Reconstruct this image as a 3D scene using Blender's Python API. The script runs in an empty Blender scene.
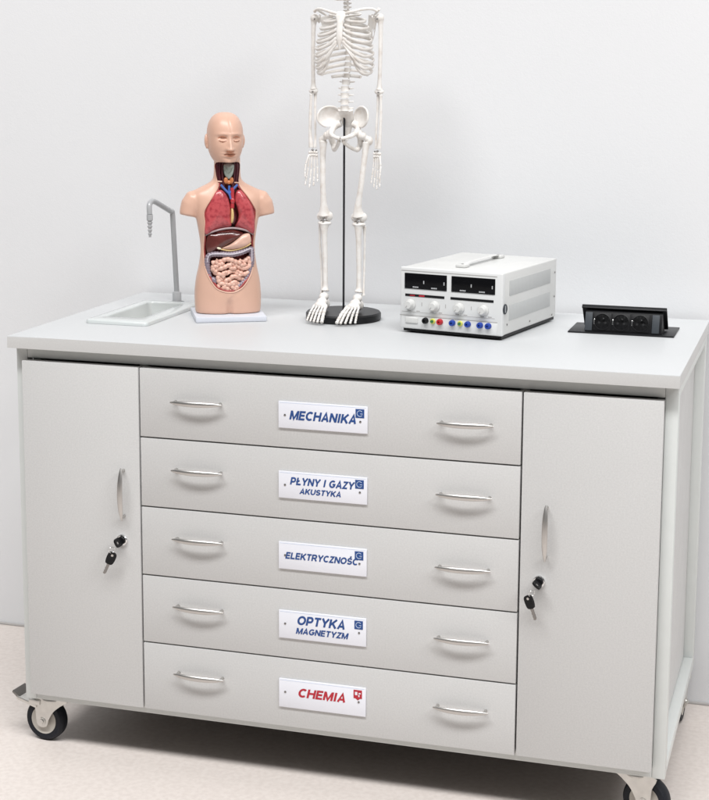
import bpy, bmesh, math, random
from mathutils import Vector, Matrix
import numpy as np
random.seed(7)
R = math.radians
scene = bpy.context.scene
COL = scene.collection

# ------------------------------------------------------------------ materials
def mat(name, col, rough=.5, metal=0, noise=0, nscale=40, bump=0, bscale=200, col2=None, coat=0, spec=.5, detail=6, contrast=(.3, .7)):
    m = bpy.data.materials.new(name); m.use_nodes = True
    nt = m.node_tree; b = nt.nodes['Principled BSDF']
    b.inputs['Base Color'].default_value = (*col, 1)
    b.inputs['Roughness'].default_value = rough
    b.inputs['Metallic'].default_value = metal
    b.inputs['Specular IOR Level'].default_value = spec
    if coat:
        b.inputs['Coat Weight'].default_value = coat; b.inputs['Coat Roughness'].default_value = .12
    tc = nt.nodes.new('ShaderNodeTexCoord')
    if noise or col2:
        n = nt.nodes.new('ShaderNodeTexNoise'); n.inputs['Scale'].default_value = nscale; n.inputs['Detail'].default_value = detail
        nt.links.new(tc.outputs['Object'], n.inputs['Vector'])
        r = nt.nodes.new('ShaderNodeValToRGB')
        c2 = col2 or tuple(c * (1 - noise) for c in col)
        r.color_ramp.elements[0].position = contrast[0]; r.color_ramp.elements[1].position = contrast[1]
        r.color_ramp.elements[0].color = (*c2, 1); r.color_ramp.elements[1].color = (*col, 1)
        nt.links.new(n.outputs['Fac'], r.inputs['Fac']); nt.links.new(r.outputs['Color'], b.inputs['Base Color'])
    if bump:
        n2 = nt.nodes.new('ShaderNodeTexNoise'); n2.inputs['Scale'].default_value = bscale; n2.inputs['Detail'].default_value = 4
        nt.links.new(tc.outputs['Object'], n2.inputs['Vector'])
        bp = nt.nodes.new('ShaderNodeBump'); bp.inputs['Strength'].default_value = bump; bp.inputs['Distance'].default_value = .001
        nt.links.new(n2.outputs['Fac'], bp.inputs['Height']); nt.links.new(bp.outputs['Normal'], b.inputs['Normal'])
    return m

M = {}
M['wall'] = mat('wall_paint', (.735, .742, .755), .75, noise=.025, nscale=1.3, bump=.25, bscale=260)
M['floor'] = mat('vinyl_floor', (.735, .672, .63), .5, col2=(.675, .61, .568), nscale=85, bump=.15, bscale=260, contrast=(.36, .62), detail=9)
M['strip'] = mat('skirting_seal', (.52, .51, .50), .6)
M['worktop'] = mat('worktop_laminate', (.575, .585, .592), .42, noise=.03, nscale=160, bump=.06, bscale=900)
M['edge'] = mat('edge_band', (.56, .556, .548), .45, noise=.05, nscale=300)
M['front'] = mat('grey_board', (.60, .598, .592), .48, noise=.10, nscale=300, bump=.10, bscale=1100)
M['frame'] = mat('powder_coated_steel', (.64, .662, .648), .4, noise=.03, nscale=30, bump=.05, bscale=900)
M['carcass'] = mat('carcass_board', (.50, .48, .45), .6, noise=.04, nscale=80)
M['underside'] = mat('base_board_shade', (.11, .10, .09), .7, noise=.2, nscale=60)  # unseen board, coloured dark to deepen the shadow under the cabinet
M['nickel'] = mat('brushed_nickel', (.57, .555, .535), .38, 1, bump=.05, bscale=700)
M['chrome'] = mat('chrome', (.82, .82, .82), .14, 1)
M['zinc'] = mat('zinc_plated_steel', (.70, .69, .66), .36, 1, noise=.12, nscale=60)
M['rubber'] = mat('dark_rubber', (.012, .014, .02), .6, spec=.3, noise=.3, nscale=90)
M['hub'] = mat('grey_hub', (.52, .49, .44), .45, noise=.08, nscale=60)
M['black'] = mat('black_plastic', (.008, .008, .009), .42, spec=.22, bump=.1, bscale=700)
M['blackmetal'] = mat('black_metal', (.010, .0105, .012), .4, spec=.3, bump=.08, bscale=500)
M['dgrey'] = mat('dark_grey_plastic', (.045, .052, .060), .5, spec=.3)
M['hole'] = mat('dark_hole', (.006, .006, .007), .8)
M['plate'] = mat('acrylic_plaque', (.80, .81, .87), .18, noise=.02, nscale=30, coat=.3)
M['blueink'] = mat('blue_ink', (.016, .07, .26), .4, noise=.15, nscale=90)
M['redink'] = mat('red_ink', (.50, .018, .035), .4, noise=.15, nscale=90)
M['paleink'] = mat('pale_ink', (.55, .64, .80), .4)
M['screw'] = mat('screw_steel', (.28, .27, .26), .35, 1)
M['sink'] = mat('sink_ceramic', (.60, .63, .625), .22, coat=.4, noise=.015, nscale=20)
M['tap'] = mat('grey_coated_pipe', (.40, .41, .42), .3, coat=.3, noise=.04, nscale=60)
M['tapbase'] = mat('light_grey_collar', (.50, .51, .52), .35)
M['bone'] = mat('bone_plastic', (.78, .755, .725), .42, col2=(.66, .61, .56), nscale=70, bump=.15, bscale=300, contrast=(.25, .55))
M['disc'] = mat('stand_black', (.008, .008, .009), .35, spec=.3, bump=.06, bscale=300)
M['rod'] = mat('rod_dark_steel', (.05, .05, .055), .3, .7)
M['skin'] = mat('skin_plastic', (.68, .425, .32), .4, noise=.05, nscale=25, bump=.05, bscale=400)
M['lip_shade'] = mat('lip_and_shade_tint', (.52, .22, .13), .4)  # lip colour, also painted as shade under the nose and in lid creases
M['line_shade'] = mat('line_and_shade_tint', (.26, .10, .055), .45)  # dark lash and mouth lines, with crease shade painted into the colour
M['cavity'] = mat('cavity_wall', (.50, .085, .08), .35, noise=.45, nscale=120, coat=.2)
M['lung'] = mat('lung_red', (.50, .08, .09), .28, col2=(.34, .038, .05), nscale=130, coat=.35, bump=.4, bscale=260, contrast=(.35, .55))
M['dark_red'] = mat('muscle_dark', (.085, .012, .02), .35, noise=.5, nscale=200, coat=.3)
M['liver'] = mat('liver_brown', (.135, .03, .026), .2, noise=.35, nscale=60, coat=.5)
M['stomach'] = mat('stomach_pink', (.74, .47, .37), .35, noise=.1, nscale=90, coat=.2)
M['fat'] = mat('fat_yellow', (.78, .56, .25), .4, noise=.2, nscale=200)
M['cream'] = mat('cream', (.82, .72, .55), .35)
M['colon'] = mat('colon_mauve', (.26, .205, .25), .3, noise=.25, nscale=160, coat=.3)
M['colonstripe'] = mat('colon_stripe', (.58, .54, .60), .3)
M['gut'] = mat('intestine_pink', (.76, .49, .39), .3, col2=(.66, .36, .28), nscale=120, coat=.25)
M['vein'] = mat('vein_blue', (.06, .14, .42), .3, coat=.3)
M['artery'] = mat('artery_red', (.45, .04, .05), .3, coat=.3)
M['larynx'] = mat('cartilage_grey_green', (.46, .53, .47), .35, noise=.35, nscale=200)
M['thyroid'] = mat('thyroid_orange', (.62, .22, .08), .35, noise=.3, nscale=200)
M['diaphragm'] = mat('diaphragm_grey', (.45, .34, .35), .35, noise=.2, nscale=100)
M['base'] = mat('white_plinth', (.62, .64, .70), .35)
M['psu'] = mat('cream_enamel', (.66, .66, .645), .38, noise=.02, nscale=20, bump=.05, bscale=700)
M['psufront'] = mat('front_panel_plastic', (.70, .705, .70), .42, bump=.05, bscale=700)
M['psuline'] = mat('panel_shadow_groove', (.42, .41, .40), .6)
M['knob'] = mat('white_knob', (.64, .64, .625), .35)
M['display'] = mat('black_display', (.005, .005, .006), .2, spec=.12)
M['digit'] = mat('grey_print', (.45, .46, .47), .5)
M['redpost'] = mat('red_terminal', (.45, .012, .02), .35)
M['bluepost'] = mat('blue_terminal', (.012, .05, .33), .35)
M['yellowpost'] = mat('yellow_green_terminal', (.62, .62, .12), .35)
M['greenpost'] = mat('green_core', (.03, .16, .05), .4)

def smudge(m, lo, hi, sc):
    nt = m.node_tree; tc = nt.nodes.new('ShaderNodeTexCoord'); n = nt.nodes.new('ShaderNodeTexNoise')
    n.inputs['Scale'].default_value = sc; n.inputs['Detail'].default_value = 7; n.inputs['Roughness'].default_value = .65
    mp = nt.nodes.new('ShaderNodeMapRange'); mp.inputs['From Min'].default_value = .35; mp.inputs['From Max'].default_value = .65
    mp.inputs['To Min'].default_value = lo; mp.inputs['To Max'].default_value = hi
    nt.links.new(tc.outputs['Object'], n.inputs['Vector']); nt.links.new(n.outputs['Fac'], mp.inputs['Value'])
    nt.links.new(mp.outputs['Result'], nt.nodes['Principled BSDF'].inputs['Roughness'])
smudge(M['front'], .36, .56, 7); smudge(M['worktop'], .40, .46, 3); smudge(M['skin'], .28, .46, 18); smudge(M['psu'], .28, .45, 12)

def vent_mat():
    m = bpy.data.materials.new('perforated_sheet'); m.use_nodes = True
    nt = m.node_tree; b = nt.nodes['Principled BSDF']; b.inputs['Roughness'].default_value = .5
    tc = nt.nodes.new('ShaderNodeTexCoord')
    sep = nt.nodes.new('ShaderNodeSeparateXYZ'); nt.links.new(tc.outputs['Object'], sep.inputs[0])
    def wave(sock, f):
        a = nt.nodes.new('ShaderNodeMath'); a.operation = 'MULTIPLY'; a.inputs[1].default_value = f; nt.links.new(sock, a.inputs[0])
        s = nt.nodes.new('ShaderNodeMath'); s.operation = 'SINE'; nt.links.new(a.outputs[0], s.inputs[0]); return s.outputs[0]
    mul = nt.nodes.new('ShaderNodeMath'); mul.operation = 'MULTIPLY'
    nt.links.new(wave(sep.outputs['Y'], 1150), mul.inputs[0]); mul.inputs[1].default_value = 1
    r = nt.nodes.new('ShaderNodeValToRGB'); r.color_ramp.elements[0].position = .25; r.color_ramp.elements[1].position = .5
    r.color_ramp.elements[0].color = (.53, .54, .535, 1); r.color_ramp.elements[1].color = (.47, .475, .47, 1)
    nt.links.new(mul.outputs[0], r.inputs['Fac']); nt.links.new(r.outputs['Color'], b.inputs['Base Color'])
    return m
M['vent'] = vent_mat()

# ------------------------------------------------------------------ mesh builder
def frame_from(t, ref=None):
    t = t.normalized()
    a = Vector((0, 0, 1)) if ref is None else ref
    if abs(t.dot(a)) > .97: a = Vector((0, 1, 0))
    u = a.cross(t).normalized(); return u, t.cross(u).normalized()

class MB:
    def __init__(s): s.bm = bmesh.new(); s.mi = 0
    def m(s, i): s.mi = i; return s
    def _f(s, vs):
        try:
            f = s.bm.faces.new(vs); f.material_index = s.mi; return f
        except ValueError: return None
    def box(s, x0, x1, y0, y1, z0, z1, bev=0, seg=2, mtx=None):
        co = [(x, y, z) for z in (z0, z1) for y in (y0, y1) for x in (x0, x1)]
        v = [s.bm.verts.new(c) for c in co]
        fs = [s._f([v[i] for i in q]) for q in ((0, 2, 3, 1), (4, 5, 7, 6), (0, 1, 5, 4), (2, 6, 7, 3), (1, 3, 7, 5), (0, 4, 6, 2))]
        vs = v
        if bev:
            es = list({e for f in fs for e in f.edges})
            r = bmesh.ops.bevel(s.bm, geom=es, offset=bev, segments=seg, profile=.5, affect='EDGES', material=-1)
            vs = list({w for f in r['faces'] for w in f.verts})
            for f in r['faces']: f.material_index = s.mi
        if mtx is not None: bmesh.ops.transform(s.bm, matrix=mtx, verts=list(set(vs)))
        return s
    def rings(s, rings, close=True, cap0=True, cap1=True):
        vr = [[s.bm.verts.new(p) for p in r] for r in rings]
        n = len(vr[0])
        for a, b in zip(vr, vr[1:]):
            for i in range(n if close else n - 1):
                j = (i + 1) % n; s._f((a[i], a[j], b[j], b[i]))
        if cap0: s._f(list(reversed(vr[0])))
        if cap1: s._f(vr[-1])
        return s
    def tube(s, pts, r, seg=12, flat=1, ref=None, cap=True):
        pts = [Vector(p) for p in pts]; n = len(pts)
        rs = r if isinstance(r, (list, tuple)) else [r] * n
        rg = []; u = None
        for i, p in enumerate(pts):
            t = pts[min(i + 1, n - 1)] - pts[max(i - 1, 0)]
            if t.length < 1e-9: t = Vector((0, 0, 1))
            t.normalize()
            if u is None: u, w = frame_from(t, ref)
            else:
                u = (u - t * u.dot(t))
                u = u.normalized() if u.length > 1e-6 else frame_from(t)[0]
                w = t.cross(u).normalized()
            rr = rs[i]; ru, rw = rr if isinstance(rr, tuple) else (rr, rr * flat)
            rg.append([p + u * math.cos(2 * math.pi * k / seg) * ru + w * math.sin(2 * math.pi * k / seg) * rw for k in range(seg)])
        return s.rings(rg, cap0=cap, cap1=cap)
    def cyl(s, p0, p1, r0, r1=None, seg=24):
        return s.tube([p0, p1], [r0, r0 if r1 is None else r1], seg)
    def ell(s, c, r, rot=None, u=24, v=14):
        if not isinstance(r, (tuple, list)): r = (r, r, r)
        mt = Matrix.Translation(c) @ (rot.to_4x4() if rot is not None else Matrix()) @ Matrix.Diagonal((*r, 1))
        k = len(s.bm.faces)
        g = bmesh.ops.create_uvsphere(s.bm, u_segments=u, v_segments=v, radius=1, matrix=mt)
        for f in {f for w in g['verts'] for f in w.link_faces}: f.material_index = s.mi
        return s
    def lathe(s, prof, c=(0, 0, 0), seg=32, mtx=None, cap=True):
        mt = mtx or Matrix.Translation(c)
        rg = [[mt @ Vector((r * math.cos(2 * math.pi * k / seg), r * math.sin(2 * math.pi * k / seg), z)) for k in range(seg)] for r, z in prof]
        return s.rings(rg, cap0=cap, cap1=cap)
    def prism(s, outl, f0, f1):
        a = [s.bm.verts.new(f0(*p)) for p in outl]; b = [s.bm.verts.new(f1(*p)) for p in outl]
        n = len(a)
        for i in range(n): s._f((a[i], a[(i + 1) % n], b[(i + 1) % n], b[i]))
        s._f(list(reversed(a))); s._f(b)
        return s
    def pillow(s, outl, yf, bulge, yb, wob=0):
        # an inflated solid whose outline is given in (x, z); front at yf - bulge
        cx = sum(p[0] for p in outl) / len(outl); cz = sum(p[1] for p in outl) / len(outl)
        rg = [[Vector((x, yb, z)) for x, z in outl]]
        for k in (1, .985, .95, .89, .8, .67, .5, .3, .1):
            h = bulge * math.sqrt(max(0, 1 - k * k))
            rg.append([Vector((cx + (x - cx) * k, yf - h, cz + (z - cz) * k)) for x, z in outl])
        return s.rings(rg)
    def mesh(s, me, mtx, mi):
        k = len(s.bm.verts)
        vs = [s.bm.verts.new(mtx @ v.co) for v in me.vertices]
        for p in me.polygons:
            f = s._f([vs[i] for i in p.vertices])
            if f: f.material_index = mi
        return s
    def build(s, name, mats, parent=None, loc=(0, 0, 0), off=None, angle=35, remesh=0, smooth=0, smf=.5, rot=None):
        if off is not None: bmesh.ops.translate(s.bm, vec=-Vector(off), verts=s.bm.verts[:])
        bmesh.ops.recalc_face_normals(s.bm, faces=s.bm.faces[:])
        me = bpy.data.meshes.new(name); s.bm.to_mesh(me); s.bm.free()
        for x in (mats if isinstance(mats, (list, tuple)) else [mats]): me.materials.append(M[x] if isinstance(x, str) else x)
        o = bpy.data.objects.new(name, me); COL.objects.link(o)
        if remesh or smooth:
            if remesh:
                md = o.modifiers.new('r', 'REMESH'); md.mode = 'VOXEL'; md.voxel_size = remesh
            if smooth:
                md = o.modifiers.new('s', 'SMOOTH'); md.iterations = smooth; md.factor = smf
            bake(o)
        me = o.data
        me.polygons.foreach_set('use_smooth', [True] * len(me.polygons))
        if not remesh: me.set_sharp_from_angle(angle=R(angle))
        o.location = loc
        if rot is not None: o.rotation_euler = rot
        if parent is not None: o.parent = parent
        return o

def bake(o):
    dg = bpy.context.evaluated_depsgraph_get(); dg.update()
    me = bpy.data.meshes.new_from_object(o.evaluated_get(dg))
    old = o.data; o.modifiers.clear(); nm = old.name; o.data = me
    bpy.data.meshes.remove(old); me.name = nm

def soften(o, wfun, it):
    me = o.data; n = len(me.vertices); co = np.empty(n * 3); me.vertices.foreach_get('co', co); co = co.reshape(-1, 3)
    ed = np.empty(len(me.edges) * 2, dtype=np.int64); me.edges.foreach_get('vertices', ed); ed = ed.reshape(-1, 2)
    deg = np.bincount(ed.ravel(), minlength=n).astype(float)[:, None]
    for _ in range(it):
        acc = np.stack([np.bincount(ed[:, 0], co[ed[:, 1], k], n) + np.bincount(ed[:, 1], co[ed[:, 0], k], n) for k in range(3)], 1)
        co += (acc / deg - co) * wfun(co[:, 2])[:, None]
    me.vertices.foreach_set('co', co.ravel()); me.update()

def empty(name, label, cat, loc, rz=0, group=None):
    o = bpy.data.objects.new(name, None); COL.objects.link(o); o.empty_display_size = .05
    o.location = loc; o.rotation_euler = (0, 0, rz); o['label'] = label; o['category'] = cat
    if group: o['group'] = group
    return o
def copy_part(o, parent, loc=None, rot=None):
    c = o.copy(); COL.objects.link(c); c.parent = parent
    if loc is not None: c.location = loc
    if rot is not None: c.rotation_euler = rot
    for ch in [x for x in COL.objects if x.parent == o]: copy_part(ch, c)
    return c

def crom(pts, n=6, closed=False):
    P = [Vector(p) for p in pts]; out = []; N = len(P)
    for i in range(N if closed else N - 1):
        g = lambda k: P[k % N] if closed else P[max(0, min(N - 1, k))]
        a, b, c, d = g(i - 1), g(i), g(i + 1), g(i + 2)
        for k in range(n):
            t = k / n
            out.append(.5 * ((2 * b) + (c - a) * t + (2 * a - 5 * b + 4 * c - d) * t * t + (3 * b - a - 3 * c + d) * t ** 3))
    if not closed: out.append(P[-1])
    return out

def arc(cx, cz, rx, rz, a0, a1, n=12):
    return [(cx + rx * math.cos(R(a0 + (a1 - a0) * k / n)), cz + rz * math.sin(R(a0 + (a1 - a0) * k / n))) for k in range(n + 1)]
H_ = .095
GLYPH = {   # width, centre lines of the strokes in a box one cap height tall
    'A': (.86, [[(.10, 0), (.43, .95), (.76, 0)], [(.22, .30), (.64, .30)]]),
    'C': (.84, [arc(.46, .5, .36, .405, 48, 312, 18)]),
    'E': (.70, [[(.66, .905), (.105, .905), (.105, .095), (.68, .095)], [(.15, .51), (.62, .51)]]),
    'G': (.90, [arc(.46, .5, .36, .405, 48, 325, 18) + [(.775, .46), (.47, .46)]]),
    'H': (.84, [[(.105, 0), (.105, 1)], [(.735, 0), (.735, 1)], [(.15, .53), (.69, .53)]]),
    'I': (.32, [[(.16, 0), (.16, 1)]]),
    'K': (.84, [[(.105, 0), (.105, 1)], [(.74, 1), (.15, .38)], [(.33, .56), (.76, 0)]]),
    'L': (.68, [[(.105, 1), (.105, .095), (.66, .095)]]),
    'Ł': (.70, [[(.135, 1), (.135, .095), (.68, .095)], [(.0, .36), (.42, .62)]]),
    'M': (.98, [[(.105, 0), (.105, 1)], [(.14, .93), (.49, .08), (.84, .93)], [(.875, 0), (.875, 1)]]),
    'N': (.84, [[(.105, 0), (.105, 1)], [(.12, .95), (.72, .05)], [(.735, 0), (.735, 1)]]),
    'O': (.92, [arc(.46, .5, .365, .405, 90, 450, 24)]),
    'P': (.76, [[(.105, 0), (.105, 1)], [(.15, .905), (.42, .905)] + arc(.42, .655, .22, .25, 80, -80, 8) + [(.42, .405), (.15, .405)]]),
    'R': (.84, [[(.105, 0), (.105, 1)], [(.15, .905), (.46, .905)] + arc(.46, .675, .22, .23, 80, -80, 8) + [(.46, .445), (.15, .445)], [(.46, .43), (.76, 0)]]),
    'S': (.78, [arc(.385, .70, .265, .205, 20, 260, 12) + arc(.395, .30, .285, .205, 80, -160, 12)]),
    'T': (.74, [[(.02, .905), (.72, .905)], [(.37, .87), (.37, 0)]]),
    'U': (.84, [[(.105, 1), (.105, .40)] + arc(.42, .40, .315, .305, 190, 350, 10) + [(.735, .40), (.735, 1)]]),
    'Y': (.82, [[(.07, 1), (.41, .44), (.75, 1)], [(.41, .46), (.41, 0)]]),
    'Z': (.72, [[(.06, .905), (.60, .905), (.11, .095), (.68, .095)]]),
    ' ': (.34, [])}
GLYPH['Ś'] = (.78, GLYPH['S'][1] + [[(.36, 1.07), (.52, 1.26)]])
GLYPH['Ć'] = (.84, GLYPH['C'][1] + [[(.42, 1.07), (.58, 1.26)]])
def ribbon(pts, hw):
    P = [Vector(p) for p in pts]; n = len(P); L, Rr = [], []
    closed = (P[0] - P[-1]).length < 1e-6
    for i in range(n):
        a = P[i] - P[i - 1] if i else ((P[0] - P[-2]) if closed else P[1] - P[0])
        c = P[i + 1] - P[i] if i < n - 1 else ((P[1] - P[0]) if closed else P[-1] - P[-2])
        a.normalize(); c.normalize()
        na, nc = Vector((-a.y, a.x)), Vector((-c.y, c.x)); m = na + nc
        m = na if m.length < .2 else m.normalized()
        k = min(1 / max(.2, m.dot(na)), 1.9)
        L.append(P[i] + m * hw * k); Rr.append(P[i] - m * hw * k)
    return L, Rr
def text_into(mb, s, x, z, w, cap, y, mi, bold=.112, shear=.21):
    # bold slanted lettering lying in a vertical plane (x right, z up); x, z = left end and baseline
    gap = .075; adv = []; pos = 0
    for ch in s: adv.append(pos); pos += GLYPH[ch][0] + gap
    tot = pos - gap + shear; k = w / tot; mb.mi = mi; st = 0
    for ch, x0 in zip(s, adv):
        for line in GLYPH[ch][1]:
            L, Rr = ribbon(line, bold); st += 1; yy = y - .00002 * (st % 5)
            T = lambda p: mb.bm.verts.new((x + (x0 + p.x + shear * p.y) * k, yy, z + p.y * cap))
            a = [T(p) for p in L]; c = [T(p) for p in Rr]
            for i in range(len(a) - 1): mb._f((c[i], c[i + 1], a[i + 1], a[i]))
    mb.mi = 0

# ------------------------------------------------------------------ setting
def structure(o): o['kind'] = 'structure'; return o
YW = .6945
b = MB(); b.box(-4, 5, -5, YW + .12, -.1, 0); structure(b.build('floor', 'floor'))
b = MB(); b.box(-4, 5, YW, YW + .12, .0005, 3.2); structure(b.build('wall', 'wall'))
b = MB(); b.box(-4, 5, YW - .004, YW - .0005, .0006, .007, .001); structure(b.build('skirting', 'strip'))

# ------------------------------------------------------------------ the cabinet
W, D, H, T = 1.3621, .6745, .90, .0244
cab = empty('lab_cabinet', 'grey wheeled laboratory cabinet with five labelled drawers and two locked doors', 'cabinet', (W / 2, D / 2, 0))
CO = Vector(cab.location)
# worktop with an opening for the sink
SX0, SX1, SY0, SY1 = .094, .196, .244, .496
def slab_with_hole():
    mb = MB(); bm = mb.bm
    xs, ys = [0, SX0, SX1, W], [0, SY0, SY1, D]
    g = {}
    for k, z in enumerate((H - T, H)):
        for i, x in enumerate(xs):
            for j, y in enumerate(ys): g[i, j, k] = bm.verts.new((x, y, z))
    for i in range(3):
        for j in range(3):
            if (i, j) == (1, 1): continue
            for k in (0, 1):
                mb._f([g[i, j, k], g[i + 1, j, k], g[i + 1, j + 1, k], g[i, j + 1, k]])
    def side(a, c): mb._f([g[(*a, 0)], g[(*c, 0)], g[(*c, 1)], g[(*a, 1)]])
    mb.mi = 1
    for i in range(3):
        side((i, 0), (i + 1, 0)); side((i, 3), (i + 1, 3)); side((0, i), (0, i + 1)); side((3, i), (3, i + 1))
    side((1, 1), (2, 1)); side((1, 2), (2, 2)); side((1, 1), (1, 2)); side((2, 1), (2, 2))
    es = [e for e in bm.edges if all(abs(v.co.z - H) < 1e-6 for v in e.verts) and
          (all(abs(v.co.y) < 1e-6 for v in e.verts) or all(abs(v.co.x - W) < 1e-6 for v in e.verts) or all(abs(v.co.x) < 1e-6 for v in e.verts))]
    bmesh.ops.bevel(bm, geom=es, offset=.0016, segments=2, profile=.5, affect='EDGES', material=0)
    return mb
slab_with_hole().build('worktop', ['worktop', 'edge'], cab, off=CO)

PX0, PX1 = .0025, 1.3584      # outer faces of the frame
PY0, PY1 = .033, .662
TB = .025                     # square tube
ZB, ZT = .1075, H - T - .0004
def tube_part(name, *a, label=None):
    o = MB().box(*a, .0018, 2).build(name, 'frame', cab, off=CO); return o
for x in (PX0, PX1 - TB):
    for y in (PY0, PY1 - TB): tube_part('post', x, x + TB, y, y + TB, ZB, ZT)
for z in (ZB, ZT - TB):
    for y in (PY0, PY1 - TB): tube_part('rail', PX0 + TB, PX1 - TB, y + .0006, y + TB - .0006, z + .0006, z + TB - .0006)
    for x in (PX0, PX1 - TB): tube_part('rail', x + .0006, x + TB - .0006, PY0 + TB, PY1 - TB, z + .0006, z + TB - .0006)
# carcass, side panels, base panel
b = MB()
x0, x1, y0, y1, z0, z1 = PX0 + TB + .001, PX1 - TB - .001, PY0 + .004, PY1 - .006, ZB + .014, ZT - .003
b.m(1).box(x0 + .016, x1 - .016, y0 + .02, y1, z0, z0 + .016); b.m(0)      # bottom board
b.box(x0 + .016, x1 - .016, y0 + .02, y1, z1 - .016, z1)      # top board
b.box(x0 + .016, x1 - .016, y1 - .01, y1 - .001, z0 + .016, z1 - .016)
for xx in (.287, 1.0712): b.box(xx - .009, xx + .009, y0 + .002, y1 - .012, z0 + .016, z1 - .016)
b.build('carcass', ['carcass', 'underside'], cab, off=CO)
for xs in ((PX0 + TB - .001 - .0, x0 + .0155), (x1 - .0155, PX1 - TB + .003)):
    MB().box(xs[0], xs[1], PY0 + TB + .001, PY1 - TB - .001, ZB + TB + .0005, ZT - TB - .0005).build('side_panel', 'front', cab, off=CO)

def bow_handle():
    # arched pull along x, standing off the front towards -y
    mb = MB(); L = .055; pts = []; rr = []
    for k in range(25):
        t = -1 + 2 * k / 24
        pts.append((L * t, -.0135 - .0085 * (1 - t * t), 0))
        e = max(0, 1 - abs(t) ** 3.2)
        rr.append((.0012 + .0022 * e, .0014 + .0042 * e))
    mb.tube(pts, rr, 14, ref=Vector((0, 0, 1)))
    for sx in (-1, 1):
        mb.cyl((sx * .048, .0, 0), (sx * .048, -.0150, 0), .0032, .0028, 16)
    return mb
# doors
YD0, YD1 = .0127, .0312
ZT_, ZB_ = .8481, .1274
def door(x0, x1, hx, hz, lx, lz, label=None):
    c = Vector(((x0 + x1) / 2, YD0, (ZT_ + ZB_) / 2))
    d = MB().box(x0, x1, YD0, YD1, ZB_, ZT_, .0011, 2).build('door', 'front', cab, off=c, loc=c - CO)
    h = bow_handle().build('handle', 'nickel', d, loc=Vector((hx, YD0, hz)) - c, rot=(0, R(90), 0))
    mb = MB(); rot = Matrix.Rotation(R(90), 4, 'X')
    mb.lathe([(.0118, -.001), (.0118, .0045), (.0106, .006), (.0098, .0062), (.0096, .0052), (.0001, .0052)], seg=32, mtx=rot)
    mb.m(1).lathe([(.0084, .0053), (.0084, .0075), (.0072, .0088), (.0001, .0088)], seg=24, mtx=rot)
    mb.build('lock', ['chrome', 'black'], d, loc=Vector((lx, YD0, lz)) - c)
    return d
door(.0250, .2852, .2505, .586, .2452, .4866)
door(1.0730, 1.3336, 1.1225, .5825, 1.1106, .4840)
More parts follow.
